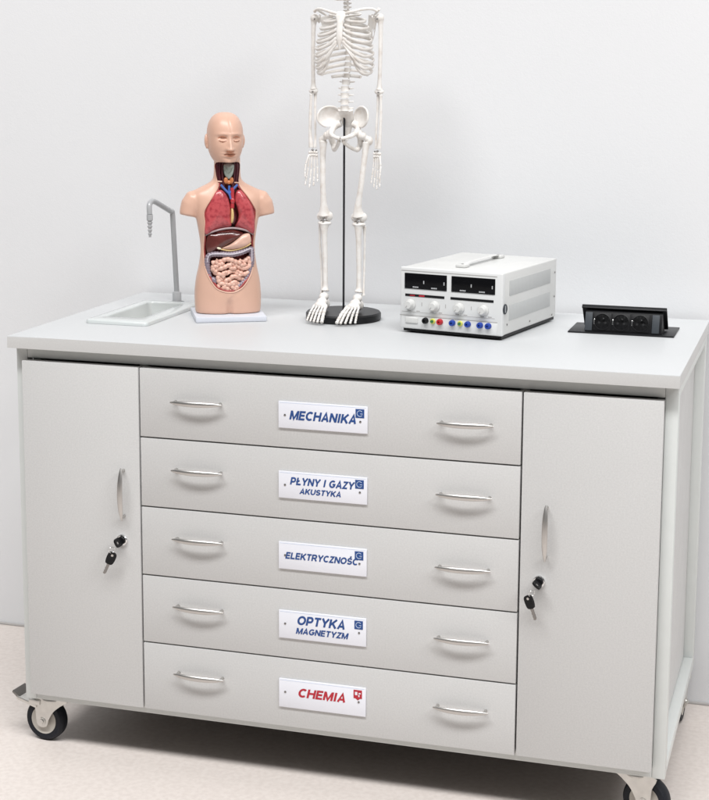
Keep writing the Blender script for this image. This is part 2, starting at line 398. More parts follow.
# drawers
gz = [ZT_, .7060, .5615, .4167, .2723, ZB_]
zl = [(.8010, .7475), (.6600, .6058), (.5158, .4600), (.3738, .3160), (.2300, .1700)]
hz = [(.785, .7813), (.645, .640), (.501, .496), (.358, .3525), (.2145, .212)]
words = [
    [('MECHANIKA', .0228, .140, .018, .0355)],
    [('PŁYNY I GAZY', .0240, .134, .0150, .0258), ('AKUSTYKA', .0435, .088, .0112, .0435)],
    [('ELEKTRYCZNOŚĆ', .0140, .153, .0135, .0340)],
    [('OPTYKA', .0380, .104, .0185, .0268), ('MAGNETYZM', .0360, .111, .0125, .0460)],
    [('CHEMIA', .0400, .104, .0185, .0350)]]
for i in range(5):
    za, zb = gz[i] - (0 if i == 0 else .0016), gz[i + 1] + (0 if i == 4 else .0016)
    c = Vector(((.2888 + 1.0694) / 2, YD0, (za + zb) / 2))
    d = MB().box(.2888, 1.0694, YD0, YD1, zb, za, .0011, 2).build('drawer', 'front', cab, off=c, loc=c - CO)
    for x, z in ((.4155, hz[i][0]), (.9640, hz[i][1])):
        h = bow_handle().build('handle', 'nickel', d, loc=Vector((x, YD0, z)) - c)
        h.rotation_euler = (R(random.uniform(-3, 3)), R(random.uniform(-.8, .8)), 0)
    # plaque
    x0, zt, zb_ = .5865, zl[i][0], zl[i][1]
    mb = MB().box(x0, x0 + .1825, YD0 - .0042, YD0 - .0002, zb_, zt, .0006, 2)
    ink = 2 if i == 4 else 1
    mb.m(3).box(x0 + .003, x0 + .1795, YD0 - .0044, YD0 - .0040, zt - .0030, zt - .0024); mb.m(0)
    yf = YD0 - .0046
    for (s, lx, w, cap, base) in words[i]: text_into(mb, s, x0 + lx, zt - base, w, cap, yf, ink)
    # emblem: a coloured square with a pale mark
    ex0, ez1, es = x0 + .1585, zt - .0055, .0175
    if i != 4:
        mb.m(1).box(ex0, ex0 + es, YD0 - .0047, YD0 - .0041, ez1 - es, ez1)
        cx, cz = ex0 + es / 2, ez1 - es / 2
        pts = [(cx + .0056 * math.cos(R(a)), YD0 - .0048, cz + .0056 * math.sin(R(a))) for a in range(40, 331, 15)]
        mb.m(3).tube(pts, [.0006] * len(pts), 6)
        mb.tube([(cx + .001, YD0 - .0048, cz - .0005), (cx + .0056, YD0 - .0048, cz - .0005)], .0006, 6)
    else:
        e = ex0 - .001
        mb.m(2).box(e, e + es, YD0 - .0047, YD0 - .0041, ez1 - es, ez1)
        mb.m(0)
        mb.box(e + .003, e + .008, YD0 - .0050, YD0 - .0044, ez1 - .0105, ez1 - .004)
        mb.box(e + .0105, e + .0150, YD0 - .0050, YD0 - .0044, ez1 - .0080, ez1 - .0055)
        mb.box(e + .0100, e + .0125, YD0 - .0050, YD0 - .0044, ez1 - .0140, ez1 - .0095)
        mb.m(2).prism([(e + .004, ez1 - es), (e + .0135, ez1 - es), (e + .009, ez1 - es - .004)],
                      lambda x, z: Vector((x, YD0 - .0047, z)), lambda x, z: Vector((x, YD0 - .0041, z)))
    for sx in (.0135, .1682):
        zc = zt - .0265 - (.001 if sx < .1 else .004)
        mb.m(4).lathe([(.0022, 0), (.0022, .0009), (.0012, .0013), (.0001, .0013)], seg=14,
                      mtx=Matrix.Translation((x0 + sx, YD0 - .0042, zc)) @ Matrix.Rotation(R(90), 4, 'X'))
    p = mb.build('name_plate', ['plate', 'blueink', 'redink', 'paleink', 'screw'], d, off=c)

# castors
def castor(x, y, rz, pedal=True):
    root_loc = Vector((x, y, ZB))
    # local frame: origin on the swivel axis under the frame; the wheel trails towards -x with its axle along y
    r = .0465; wz = -(ZB - r); wx = -.019
    mb = MB()
    mb.box(-.040, .040, -.024, .024, -.0045, -.0006, .001)               # top plate
    mb.lathe([(.025, -.0145), (.028, -.010), (.026, -.0046)], seg=28)    # swivel race
    for sy in (-1, 1):                                                   # two fork cheeks
        ol = [(-.040, -.006), (.043, -.006), (.026, -.022), (.010, -.036), (wx + .017, wz + .006), (wx + .012, wz - .009), (wx, wz - .014), (wx - .012, wz - .009), (wx - .015, wz + .006), (-.036, -.032)]
        ol = [tuple(q) for q in crom([(a, b_, 0) for a, b_ in ol], 4, True)]
        y0, y1 = sy * .0175, sy * .0205
        mb.prism([(a, b_) for a, b_, _ in ol], lambda a, c_: Vector((a, y0, c_)), lambda a, c_: Vector((a, y1, c_)))
    mb.box(-.032, .030, -.0172, .0172, -.0165, -.0125, .001)
    mb.cyl((wx, -.0245, wz), (wx, .0245, wz), .0055, seg=6)
    mb.cyl((wx, -.0222, wz), (wx, .0222, wz), .0085, seg=20)
    br = mb.build('castor', 'zinc', cab, loc=root_loc - CO, rot=(0, 0, rz), angle=30)
    mw = MB(); rot = Matrix.Translation((wx, 0, wz)) @ Matrix.Rotation(R(90), 4, 'X')
    mw.lathe([(.030, -.014), (.036, -.0155), (.042, -.0145), (.0455, -.010), (r, -.004), (r, .004), (.0455, .010), (.042, .0145), (.036, .0155), (.030, .014)], seg=56, mtx=rot, cap=False)
    mw.m(1).lathe([(.0001, -.0155), (.012, -.0155), (.013, -.0125), (.026, -.0125), (.0305, -.0145), (.0305, .0145), (.026, .0125), (.013, .0125), (.012, .0155), (.0001, .0155)], seg=48, mtx=rot)
    mw.build('wheel', ['rubber', 'hub'], br)
    if pedal:
        mp = MB()
        mp.box(-.026, .026, -.024, .024, -.0045, .0045, .002, mtx=Matrix.Translation((-.056, 0, -.022)) @ Matrix.Rotation(R(14), 4, 'Y'))
        mp.box(-.012, .016, -.0245, .0245, -.012, .0, .002, mtx=Matrix.Translation((-.038, 0, -.013)))
        mp.m(1).box(-.014, .014, -.0225, .0225, -.0035, .0035, .0015, mtx=Matrix.Translation((-.081, 0, -.0115)) @ Matrix.Rotation(R(38), 4, 'Y'))
        mp.build('brake_pedal', ['zinc', 'screw'], br)
    return br
castor(.046, .078, R(-6), True)
castor(1.303, .080, R(165), False)
castor(1.3305, .606, R(87), False)
castor(.046, .612, R(20), False)

# ------------------------------------------------------------------ keys
def key_part(name, parent, loc, rot):
    mb = MB()
    ol = [(-.0085, .012), (-.0095, .004), (-.0085, -.006), (-.005, -.0105), (.005, -.0105), (.0085, -.006), (.0095, .004), (.0085, .012), (.004, .0155), (-.004, .0155)]
    o2 = [(q.x, q.y) for q in crom([(a, c, 0) for a, c in ol], 3, True)]
    mb.prism(o2, lambda a, c: Vector((a, -.0019, c)), lambda a, c: Vector((a, .0019, c)))
    mb.m(1)
    bl = [(-.0034, -.0100), (.0034, -.0100), (.0034, -.030), (.002, -.033), (-.0005, -.034), (-.0034, -.032), (-.0022, -.029), (-.0034, -.027), (-.002, -.024), (-.0034, -.021), (-.0024, -.018)]
    mb.prism(bl, lambda a, c: Vector((a, -.0009, c)), lambda a, c: Vector((a, .0009, c)))
    mb.m(2).lathe([(.0026, -.0023), (.0026, .0023)], seg=14, mtx=Matrix.Translation((0, 0, .0095)) @ Matrix.Rotation(R(90), 4, 'X'))
    return mb.build(name, ['black', 'screw', 'nickel'], parent, loc=loc, rot=rot)
def key_set(x, z, label, turn, hang_loc, hang_rot, ring_loc):
    t = empty('key_set', label, 'keys', (x, YD0 - .009, z), group='keys left in the door locks')
    # inserted key: blade runs into the lock (+y), bow stands out towards the viewer
    k = key_part('inserted_key', t, (0, -.0095, 0), (R(90), R(turn), 0))
    key_part('hanging_key', t, hang_loc, hang_rot)
    pts = [(.0068 * math.cos(2 * math.pi * a / 24), 0, .0068 * math.sin(2 * math.pi * a / 24)) for a in range(25)]
    MB().tube(pts, .0006, 8).build('ring', 'chrome', t, loc=ring_loc, rot=(R(15), R(0), R(50)))
key_set(.2452, .4866, 'black headed key pair in the left door lock, lower key slanting left', 62, (-.0165, -.0155, -.036), (R(4), R(24), R(22)), (-.012, -.0175, -.0155))
key_set(1.1106, .4840, 'black headed key pair in the right door lock, lower key slanting right', 40, (-.0125, -.0155, -.037), (R(4), R(-20), R(-18)), (-.009, -.0175, -.0165))

# ------------------------------------------------------------------ sink and tap
snk = empty('sink', 'small white rectangular laboratory sink set into the left end of the worktop', 'sink', ((.078 + .223) / 2, (.198 + .507) / 2, H))
so = Vector(snk.location)
def rrect(x0, x1, y0, y1, r, n=5):
    o = []
    for cx, cy, a0 in ((x1 - r, y1 - r, 0), (x0 + r, y1 - r, 90), (x0 + r, y0 + r, 180), (x1 - r, y0 + r, 270)):
        for k in range(n + 1):
            a = R(a0 + 90 * k / n); o.append((cx + r * math.cos(a), cy + r * math.sin(a)))
    return o
def lv(x0, x1, y0, y1, r, z): return [Vector((x, y, z)) for x, y in rrect(x0, x1, y0, y1, r)]
rg = [lv(.078, .223, .198, .507, .010, H + .0004), lv(.078, .223, .198, .507, .010, H + .006), lv(.0795, .2215, .1995, .5055, .010, H + .0082),
      lv(.0815, .2195, .2015, .5035, .010, H + .009), lv(.0985, .1895, .249, .489, .010, H + .0086), lv(.1003, .1877, .2508, .4872, .010, H + .0075),
      lv(.1012, .1868, .2517, .4863, .012, H + .004), lv(.1035, .1845, .254, .484, .014, H - .075), lv(.108, .180, .259, .479, .016, H - .088), lv(.118, .170, .272, .466, .016, H - .094)]
MB().rings(rg, cap0=False).build('basin', 'sink', snk, off=so, angle=50)
mb = MB().lathe([(.0001, .0), (.013, .0), (.013, .0012), (.0095, .002), (.0001, .002)], seg=24, mtx=Matrix.Translation((.144, .369, H - .0938)))
mb.build('drain', 'chrome', snk, off=so)

tap = empty('swan_neck_tap', 'grey bent pipe laboratory tap with ribbed nozzle beside the white sink', 'tap', (.149, .5357, H))
to = Vector(tap.location)
mb = MB(); mb.lathe([(.0185, .0003), (.0185, .0025), (.016, .0035), (.0001, .0035)], mtx=Matrix.Translation(to), seg=32)
mb.build('base_ring', 'dgrey', tap, off=to)
mb = MB(); mb.lathe([(.0105, .0035), (.0105, .025), (.0098, .0268), (.0068, .0272), (.0068, .0285)], mtx=Matrix.Translation(to), seg=28)
mb.build('collar', 'tapbase', tap, off=to)
P0 = Vector((.149, .5357, .925)); P1 = Vector((.1430, .5300, 1.1130)); P2 = Vector((.1300, .457, 1.1440)); P3 = Vector((.1258, .438, 1.132)); P4 = Vector((.1275, .436, 1.116))
pts = [P0, P0.lerp(P1, .5), P0.lerp(P1, .9), P0.lerp(P1, .965)] + [P1 + Vector((-.0003, -.0012, .0018))] + [P1.lerp(P2, .10), P1.lerp(P2, .3), P1.lerp(P2, .7), P1.lerp(P2, .9)] + [P2 + Vector((-.002, -.006, .0005)), P2 + Vector((-.0045, -.014, -.004)), P3, P4]
mb = MB().tube(crom(pts, 5), .0061, 18)
mb.build('pipe', 'tap', tap, off=to)
prof = [(.0066, 0), (.0072, -.003), (.0072, -.013), (.006, -.0145), (.0045, -.0155)]
for k in range(4):
    z = -.0165 - k * .0085; q = 1 - k * .1
    prof += [(.0042 * q, z), (.0064 * q, z - .0015), (.0062 * q, z - .003), (.0042 * q, z - .0065)]
prof += [(.0028, -.052), (.0001, -.052)]
MB().lathe(prof, seg=22, mtx=Matrix.Translation(P4)).build('nozzle', 'tap', tap, off=to)

# ------------------------------------------------------------------ pop-up socket block
sk = empty('popup_socket', 'black pop-up power socket strip with three outlets set in the right end of the worktop', 'socket strip', (1.1995, .4725, H))
ko = Vector(sk.location)
mb = MB(); mb.box(1.089, 1.3101, .4105, .5345, H + .0004, H + .0034, .0012)
mb.build('frame_plate', 'blackmetal', sk, off=ko)
# wedge-shaped socket bar: profile in (y, z)
prof = [(.418, H + .0036), (.431, H + .0445), (.447, H + .0475), (.486, H + .0036)]
xa, xb = 1.1235, 1.2835
mb = MB().prism(prof, lambda y, z: Vector((xa, y, z)), lambda y, z: Vector((xb, y, z)))
bmesh.ops.bevel(mb.bm, geom=mb.bm.edges[:], offset=.001, segments=2, profile=.5, affect='EDGES')
mb.build('socket_bar', 'black', sk, off=ko)
# flipped-up lid, leaning over the bar
lm = Matrix.Translation((1.2035, .4445, H + .0505)) @ Matrix.Rotation(R(-49), 4, 'X')
mb = MB().box(-.0895, .0875, -.0045, .0580, -.0022, .0022, .0010, mtx=lm)
mb.box(-.0895, .0875, -.0075, -.0035, -.0065, .0022, .0010, mtx=lm)
mb.build('lid', 'blackmetal', sk, off=ko)
fn = Vector((0, -(.0409), .013)).normalized(); up = Vector((0, .013, .0409)).normalized(); rt = Vector((1, 0, 0))
def on_face(x, t, out):   # point on the tilted socket face; t metres up the face
    return Vector((x, .418, H + .0036)) + up * t + fn * out
FM = lambda x, t, out=0: Matrix.Translation(on_face(x, t, out)) @ Matrix((rt, up, fn)).transposed().to_4x4()
for cx in (1.1595, 1.1985, 1.2385):
    mb = MB()
    mb.box(-.0185, .0185, -.0185, .0185, .0002, .0016, .0006, mtx=FM(cx, .0215))
    mb.lathe([(.0180, .0014), (.0180, .0026), (.0168, .0030), (.0160, .0024), (.0158, .0016), (.0001, .0016)], seg=32, mtx=FM(cx, .0215))
    mb.m(1)
    for sx in (-.0065, .0065): mb.lathe([(.0026, .0016), (.0026, .0019), (.0001, .0019)], seg=14, mtx=FM(cx + sx, .0195))
    mb.m(2)
    mb.lathe([(.0019, .0016), (.0019, .0085), (.0010, .0098), (.0001, .0098)], seg=14, mtx=FM(cx + .003, .0275))
    mb.box(-.0012, .0012, -.0055, .0055, .0022, .0034, .0004, mtx=FM(cx - .0168, .0215))  # bright strip standing in for a glint at the left rim
    mb.build('outlet', ['black', 'hole', 'chrome'], sk, off=ko)
for cx in (1.1310, 1.2705):
    MB().box(-.0075, .0075, -.0195, .0195, .0002, .0014, .0005, mtx=FM(cx, .0215)).build('end_cover', 'dgrey', sk, off=ko)

# ------------------------------------------------------------------ bench power supply
psu = empty('power_supply', 'white bench power supply with two black displays, four knobs and coloured terminals', 'power supply', (.7525, .3035, H), R(-11.2))
PW, PD, PH0, PH = .2315, .308, .0095, .1385
mb = MB().box(.002, PW - .002, .010, PD, PH0, PH - .0005, .003, 3)
mb.m(1).box(.006, PW - .004, .006, PD - .006, .0035, PH0 + .002)  # black plate standing in for the shadow gap under the casing
for x in (.02, PW - .02):
    for y in (.03, PD - .03): mb.lathe([(.009, .0003), (.0095, .004)], seg=18, mtx=Matrix.Translation((x, y, 0)))
mb.m(2)
for y, z in ((.03, .030), (.155, .020), (.285, .016), (.297, .055), (.297, .108)): mb.lathe([(.0021, 0), (.0021, .0008), (.0001, .0012)], seg=12, mtx=Matrix.Translation((PW - .002, y, z)) @ Matrix.Rotation(R(90), 4, 'Y'))
mb.build('casing', ['psu', 'black', 'screw'], psu)
mb = MB().box(0, PW, 0, .0125, PH0, PH, .0028, 3)
U = lambda u: u * PW
Vz = lambda v: PH - v * (PH - PH0)
mb.m(1)
mb.box(U(.012), U(.945), -.0004, .001, Vz(.062), Vz(.050))
mb.box(U(.0), U(.955), -.0004, .001, Vz(.790), Vz(.778))
mb.box(U(.02), U(.93), -.0003, .001, Vz(.728), Vz(.722))
mb.m(0).box(U(.02), U(.955), -.0016, .001, Vz(.985), Vz(.795), .0007)
mb.m(2)
mb.box(U(.052), U(.44), -.0008, .001, Vz(.472), Vz(.432), .0003); mb.box(U(.50), U(.915), -.0008, .001, Vz(.472), Vz(.432), .0003)
mb.m(3).box(U(.19), U(.245), -.0011, .0, Vz(.465), Vz(.440)).box(U(.10), U(.15), -.0011, 0, Vz(.462), Vz(.448))
mb.m(1)
for u in (.075, .165, .30, .385, .55, .63, .79, .865):
    mb.box(U(u), U(u + .035), -.0003, .001, Vz(.712), Vz(.698))
for u in (.215, .45, .70): mb.box(U(u), U(u + .006), -.0003, .001, Vz(.62), Vz(.56))
mb.build('front_panel', ['psufront', 'psuline', 'black', 'redink', 'greenpost'], psu)
for u0, u1 in ((.046, .462), (.508, .928)):
    mb = MB().box(U(u0), U(u1), -.0014, .001, Vz(.345), Vz(.094), .0006)
    mb.m(1)
    for q in (.45, .93): mb.box(U(u0 + (u1 - u0) * q), U(u0 + (u1 - u0) * q) + .0020, -.0018, -.0012, Vz(.255), Vz(.205))
    for q, w in ((.20, .14), (.64, .14)):
        for k in range(4):
            xx = U(u0 + (u1 - u0) * (q + w * k / 4)); mb.box(xx, xx + .0026, -.0018, -.0012, Vz(.325), Vz(.305))
    mb.build('display', ['display', 'digit'], psu)
for u, v, tw in ((.105, .60, -35), (.345, .60, -40), (.585, .60, -38), (.82, .60, -32)):
    mb = MB(); rt_ = Matrix.Translation((U(u), 0, Vz(v))) @ Matrix.Rotation(R(90), 4, 'X')
    mb.lathe([(.0116, .0005), (.0116, .0030), (.0100, .0038), (.0090, .0045), (.0081, .0135), (.0072, .0146), (.0001, .0146)], seg=28, mtx=rt_)
    mb.m(1).box(-.0008, .0008, -.0072, -.002, .0146, .0151, mtx=rt_ @ Matrix.Rotation(R(tw), 4, 'Z'))
    mb.build('knob', ['knob', 'psuline'], psu)
for u, c in ((.262, 'black'), (.405, 'redpost'), (.527, 'bluepost'), (.677, 'bluepost'), (.795, 'bluepost'), (.874, 'bluepost')):
    mb = MB().lathe([(.0066, .0), (.0066, .003), (.0058, .0035), (.0058, .008), (.0050, .0092), (.0022, .0092), (.0020, .006), (.0001, .006)], seg=24, mtx=Matrix.Translation((U(u), -.0012, Vz(.845))) @ Matrix.Rotation(R(90), 4, 'X'))
    o = mb.build('terminal', c, psu)
    if c != 'bluepost': o['label'] = {'black': 'black terminal', 'redpost': 'red terminal'}[c]
for u in (.334, .602):
    mt = Matrix.Translation((U(u), -.0012, Vz(.845))) @ Matrix.Rotation(R(90), 4, 'X')
    mb = MB().lathe([(.0058, 0), (.0058, .003), (.0048, .0042), (.0034, .0044)], seg=20, mtx=mt)
    mb.m(1).lathe([(.0030, .0044), (.0030, .008), (.0001, .008)], seg=16, mtx=mt)
    o = mb.build('terminal', ['yellowpost', 'greenpost'], psu); o['label'] = 'yellow terminal with green centre'
mb = MB().box(U(.062), U(.185), -.0042, .0, Vz(.905), Vz(.81), .0015, 3)
mb.build('power_button', 'knob', psu)
for v0, v1 in ((.392, .148), (.788, .54)):
    MB().box(PW - .0035, PW - .0012, .040, .270, Vz(v0), Vz(v1), .0003).build('vent', 'vent', psu)
mb = MB(); mtv = Matrix.Translation((PW - .0008, .0125, Vz(.575))) @ Matrix.Rotation(R(90), 4, 'Y')
mb.lathe([(.0105, 0), (.0105, .0022), (.0088, .0030), (.0075, .0018), (.0001, .0018)], seg=28, mtx=mtv)
mb.m(1).box(-.007, .007, -.0012, .0012, .0018, .0028, mtx=mtv)
mb.build('side_catch', ['dgrey', 'tapbase'], psu)
# carrying strap along the depth of the lid
mb = MB(); pts = []; rr = []
hx = PW * .50
for k in range(17):
    t = k / 16; y = .060 + .185 * t
    z = PH + .0040 + .0045 * (1 - (2 * t - 1) ** 6)
    pts.append((hx, y, z)); rr.append((.0075, .0013))
mb.tube(pts, rr, 12, ref=Vector((0, 0, 1)))
for y in (.058, .247):
    mb.box(hx - .0115, hx + .0115, y - .012, y + .012, PH - .0002, PH + .0062, .0018, 2)
    mb.m(1).lathe([(.003, .0060), (.003, .0068), (.0001, .0072)], seg=12, mtx=Matrix.Translation((hx, y, PH))); mb.m(0)
mb.build('strap_handle', ['psu', 'screw'], psu)

# ------------------------------------------------------------------ anatomical torso
TZ = H
tor = empty('anatomical_torso', 'bald flesh coloured torso model with open chest and belly showing painted organs', 'torso model', (.3385, .377, H), R(27))
BZ = .0125                                    # top of the plinth
MB().box(-.077, .077, -.075, .075, .0003, BZ - .0005, .002, 2).build('plinth', 'base', tor)
def q(px, py):    # design-sheet millimetres of the organ layout
    return ((px - (225.5 + .0253 * (py - 113))) / 463, BZ + (311 - py) / 453)
def lerp_tab(tab, z):
    for a, c in zip(tab, tab[1:]):
        if z <= c[0]:
            t = (z - a[0]) / (c[0] - a[0]); t = t * t * (3 - 2 * t) if False else t
            return [a[i] + (c[i] - a[i]) * t for i in range(1, len(a))]
    return list(tab[-1][1:])
SEC = [(0, .0715, .041, 0), (.02, .0730, .043, .001), (.046, .0730, .044, .002), (.075, .0700, .043, .001), (.10, .0645, .040, -.001), (.125, .0605, .0375, -.002),
       (.141, .0595, .037, -.002), (.16, .0605, .039, -.001), (.18, .0635, .0425, 0), (.20, .067, .0445, .001), (.22, .071, .045, .002), (.24, .076, .043, .003),
       (.255, .079, .039, .004), (.266, .074, .035, .005), (.275, .058, .0320, .005), (.283, .042, .0300, .004), (.291, .0325, .0285, .002), (.300, .0295, .0280, 0), (.315, .0285, .0280, -.002), (.345, .028, .028, -.002)]
sm = crom([(z, w, d) for z, w, d, y in SEC], 4); sy = crom([(z, y, 0) for z, w, d, y in SEC], 4)
mb = MB(); rg = []
for (a, c) in zip(sm, sy):
    z, w, d = a; yc = c[1]; ring = []
    for k in range(72):
        th = 2 * math.pi * k / 72; ct, st = math.cos(th), math.sin(th); n = 2.5
        x = w * math.copysign(abs(ct) ** (2 / n), ct); y = yc + d * math.copysign(abs(st) ** (2 / n), st)
        if z < .06:                                     # cleft between the thighs
            g = .8 * math.exp(-(x / .0036) ** 2) * max(0, 1 - z / .034) ** .6
            y *= (1 - .30 * g)
            if st < 0:
                vz = .030 + .95 * abs(x)
                y += .0016 * math.exp(-((z - vz) / .005) ** 2) * min(1, abs(x) / .008)
                y -= .0022 * math.exp(-((z - .040) / .010) ** 2 - (x / .014) ** 2)
        ring.append(Vector((x, y, z + BZ)))
    rg.append(ring)
mb.rings(rg)
for s in (-1, 1):                                        # cut-off upper arms
    mb.tube([(s * .060, .003, BZ + .252), (s * .070, .003, BZ + .247), (s * .0785, .002, BZ + .235), (s * .0830, .001, BZ + .222), (s * .0850, .0, BZ + .2125)], [.020, .0245, .0238, .0215, .0198], 28)
# head
HC = Vector((-.0045, -.006, BZ + .3825)); hyaw = R(7)
g = lambda a, s: math.exp(-(a / s) ** 2)
def head_point(dx, dy, dz):
    ca = max(1e-6, math.hypot(dx, dy)); ux, uy = dx / ca, dy / ca; t = abs(dz)
    X = .0392 * (1 - t ** 2.55) ** (1 / 2.55); Yb = .0515 * (1 - t ** 2.3) ** (1 / 2.3); Yf = Yb
    if dz > 0: Yb *= 1 + .06 * dz
    else:
        X *= 1 - .13 * t ** 1.8; Yb *= 1 - .55 * t ** 1.3
        Yf = .0515 * (1 - .10 * t) * (1 - t ** 9) ** .5
    x = ux * X; y = uy * (Yb if dy > 0 else Yf); z = dz * .0555
    if dz < 0: z *= 1.085
    if dy < 0:                                       # face, -y is the front
        f = 0; zc = z; z = z - .0034
        f += .0140 * g(x, .0042 + .0028 * max(0, min(1, (-z - .004) / .024))) * (max(0, min(1, (.004 - z) / .030)) ** 1.2 if z > -.0285 else max(0, 1 - (-.0285 - z) / .0055))
        f += .0046 * (g(x - .0066, .0033) + g(x + .0066, .0033)) * g(z + .0262, .0038)
        f -= .0022 * g(x, .012) * g(z + .0310, .0020)         # nostrils
        f -= .0118 * (g(x - .0150, .0085) + g(x + .0150, .0085)) * g(z + .0040, .0062)        # sockets
        f += .0084 * (g(x - .0155, .0068) + g(x + .0155, .0068)) * g(z + .0068, .0040)        # lids
        f += .0022 * g(abs(x) - .015, .012) * g(z - .0058, .0036)                              # brow
        f += .0022 * g(x, .0100) * (g(z + .0345, .0022) + 1.1 * g(z + .0405, .0025))           # lips
        f -= .0032 * g(x, .0120) * g(z + .0374, .0013)
        f -= .0024 * g(x, .012) * g(z + .0452, .0026)
        f += .0045 * g(x, .0120) * g(zc + .0535, .0060)                                         # chin
        f += .0016 * g(abs(x) - .022, .010) * g(z + .020, .010)                                # cheeks
        f -= .0014 * g(x, .0012) * (1 if z > .008 else 0)                                      # parting seam
        y -= f; z = zc
    elif dz > .2: z -= .0012 * g(x, .0012)
    return Vector((x, y, z))
hr = Matrix.Rotation(hyaw, 3, 'Z')
rg = []
for i in range(1, 96):
    ph = math.pi * i / 96; ring = []
    for k in range(128):
        th = 2 * math.pi * k / 128
        ring.append(HC + hr @ head_point(math.sin(ph) * math.cos(th), math.sin(ph) * math.sin(th), math.cos(ph)))
    rg.append(ring)
mb.rings(rg)
for s in (-1, 1):
    rot = hr @ Matrix.Rotation(s * R(18), 3, 'Z')
    mb.ell(HC + hr @ Vector((s * .0402, .006, -.006)), (.0042, .0080, .0145), rot)
    mb.ell(HC + hr @ Vector((s * .0388, .004, -.017)), (.0038, .0050, .0062), rot)
body = mb.build('body', ['skin', 'cavity', 'lip_shade', 'line_shade'], tor, remesh=.00105, smooth=1, smf=.35)
soften(body, lambda z: np.clip((BZ + .318 - z) / .02, 0, 1) * .5, 40)
from mathutils.bvhtree import BVHTree
skin_bvh = BVHTree.FromPolygons([v.co for v in body.data.vertices], [p.vertices for p in body.data.polygons])
# opening from throat to belly
outp = [(214.8, 161.8), (226.5, 161.0), (238.3, 161.8), (238.5, 172), (237.8, 180), (240.0, 186), (247, 194.5), (253.8, 204.5), (256.2, 211), (255.2, 222), (254.6, 236), (254.7, 249.6),
        (253.6, 264.4), (250.6, 274.3), (243.6, 284.2), (236.5, 288.3), (230, 289.3), (222.5, 288), (215.6, 284.2), (208.8, 274.3), (205.2, 264.4), (203.4, 249.6), (203.6, 236), (204.0, 222), (202.8, 211), (204.8, 204.5), (211.3, 194.5), (216.6, 186), (216.6, 180), (215.0, 172)]
ol = [(v.x, v.y) for v in crom([(*q(*p), 0) for p in outp], 4, True)]
c = MB(); c.prism(ol, lambda x, z: Vector((x, -.13, z)), lambda x, z: Vector((x, .013, z)))
cut = c.build('cutter', ['cavity'], None)
cut.location = (0, 0, 0)
body.parent = None
md = body.modifiers.new('b', 'BOOLEAN'); md.operation = 'DIFFERENCE'; md.object = cut; md.solver = 'EXACT'; md.material_mode = 'TRANSFER'
bake(body); bpy.data.objects.remove(cut)
body.parent = tor
me = body.data
mi_names = [m.name for m in me.materials]
LIP_SHADE, LINE_SHADE = mi_names.index('lip_and_shade_tint') if 'lip_and_shade_tint' in mi_names else 0, mi_names.index('line_and_shade_tint') if 'line_and_shade_tint' in mi_names else 0
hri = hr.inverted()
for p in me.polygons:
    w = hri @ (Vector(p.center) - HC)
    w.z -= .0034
    if w.y < -.03 and LIP_SHADE:
        if abs(w.x) < .0130 and abs(w.z + .0374) < .0050 * (1 - (w.x / .0130) ** 2): p.material_index = LIP_SHADE
        if abs(w.x) < .0125 and abs(w.z + .0374) < .0011: p.material_index = LINE_SHADE
        if abs(w.x) < .0085 and -.0325 < w.z < -.0286 and w.y > -.0645: p.material_index = LIP_SHADE  # shade under the nose, painted as colour
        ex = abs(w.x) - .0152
        if abs(ex) < .0085 and abs(w.z - (.0006 - .0030 * (ex / .0085) ** 2)) < .0011: p.material_index = LIP_SHADE  # shade of the upper lid crease, painted as colour
        if abs(ex) < .0075 and abs(w.z - (-.0098 + .0022 * (ex / .0075) ** 2)) < .0012: p.material_index = LINE_SHADE
me.polygons.foreach_set('use_smooth', [True] * len(me.polygons)); me.set_sharp_from_angle(angle=R(50))

rimp = []
for x, z in ol + ol[:1]:
    hit = skin_bvh.ray_cast(Vector((x, -.2, z)), Vector((0, 1, 0)))[0]
    if z < BZ + .29: rimp.append(Vector((x, (hit.y if hit else -.03) + .0004, z)))
k0 = max(range(len(rimp) - 1), key=lambda i: (rimp[i + 1] - rimp[i]).length)
rimp = rimp[k0 + 1:] + rimp[1:k0 + 1]
MB().tube(rimp, .0017, 10).build('opening_rim', 'skin', tor)
cxm = sum(v.x for v in rimp) / len(rimp)
lin = [Vector((v.x - math.copysign(min(abs(v.x - cxm), .0030), v.x - cxm), v.y + .0028, v.z + (.0024 if v.z < BZ + .075 else 0))) for v in rimp]
MB().tube(lin, .0023, 10).build('opening_lining', 'cavity', tor)

def path(pp, y): return [Vector((q(*p)[0], y if not callable(y) else y(*q(*p)), q(*p)[1])) for p in pp]
def outline(pp): return [(v.x, v.y) for v in crom([(*q(*p), 0) for p in pp], 4, True)]
# lungs
MB().pillow(outline([(215.5, 189.5), (221, 188.5), (226, 194), (229.5, 204), (230.3, 218), (230.6, 224.0), (221, 225.8), (213, 228.2), (204.8, 231.5), (204.0, 218), (205.8, 206), (210.3, 196)]), -.0285, .0125, .012).build('lung', 'lung', tor, angle=80)
MB().pillow(outline([(235, 191), (239, 188.3), (244.3, 193), (250, 201), (253.9, 212), (254.3, 231), (246, 227.8), (235.5, 225.2), (237.3, 219), (238.2, 213), (236.5, 206), (234.2, 199)]), -.0285, .0125, .012).build('lung', 'lung', tor, angle=80)
mb = MB().tube(crom(path([(231, 186), (231.5, 193), (231.8, 200), (231.6, 206)], -.030), 4), [.0042] * 13, 12)
mb.ell(Vector((q(231.8, 199)[0], -.031, q(231.8, 199)[1])), (.0052, .005, .0075))
mb.build('heart_vessel', 'artery', tor)
mb = MB().pillow(outline([(230.8, 202), (233, 206), (235.8, 213), (236.2, 218), (233.5, 222), (230.6, 221), (230.3, 212)]), -.028, .005, .01)
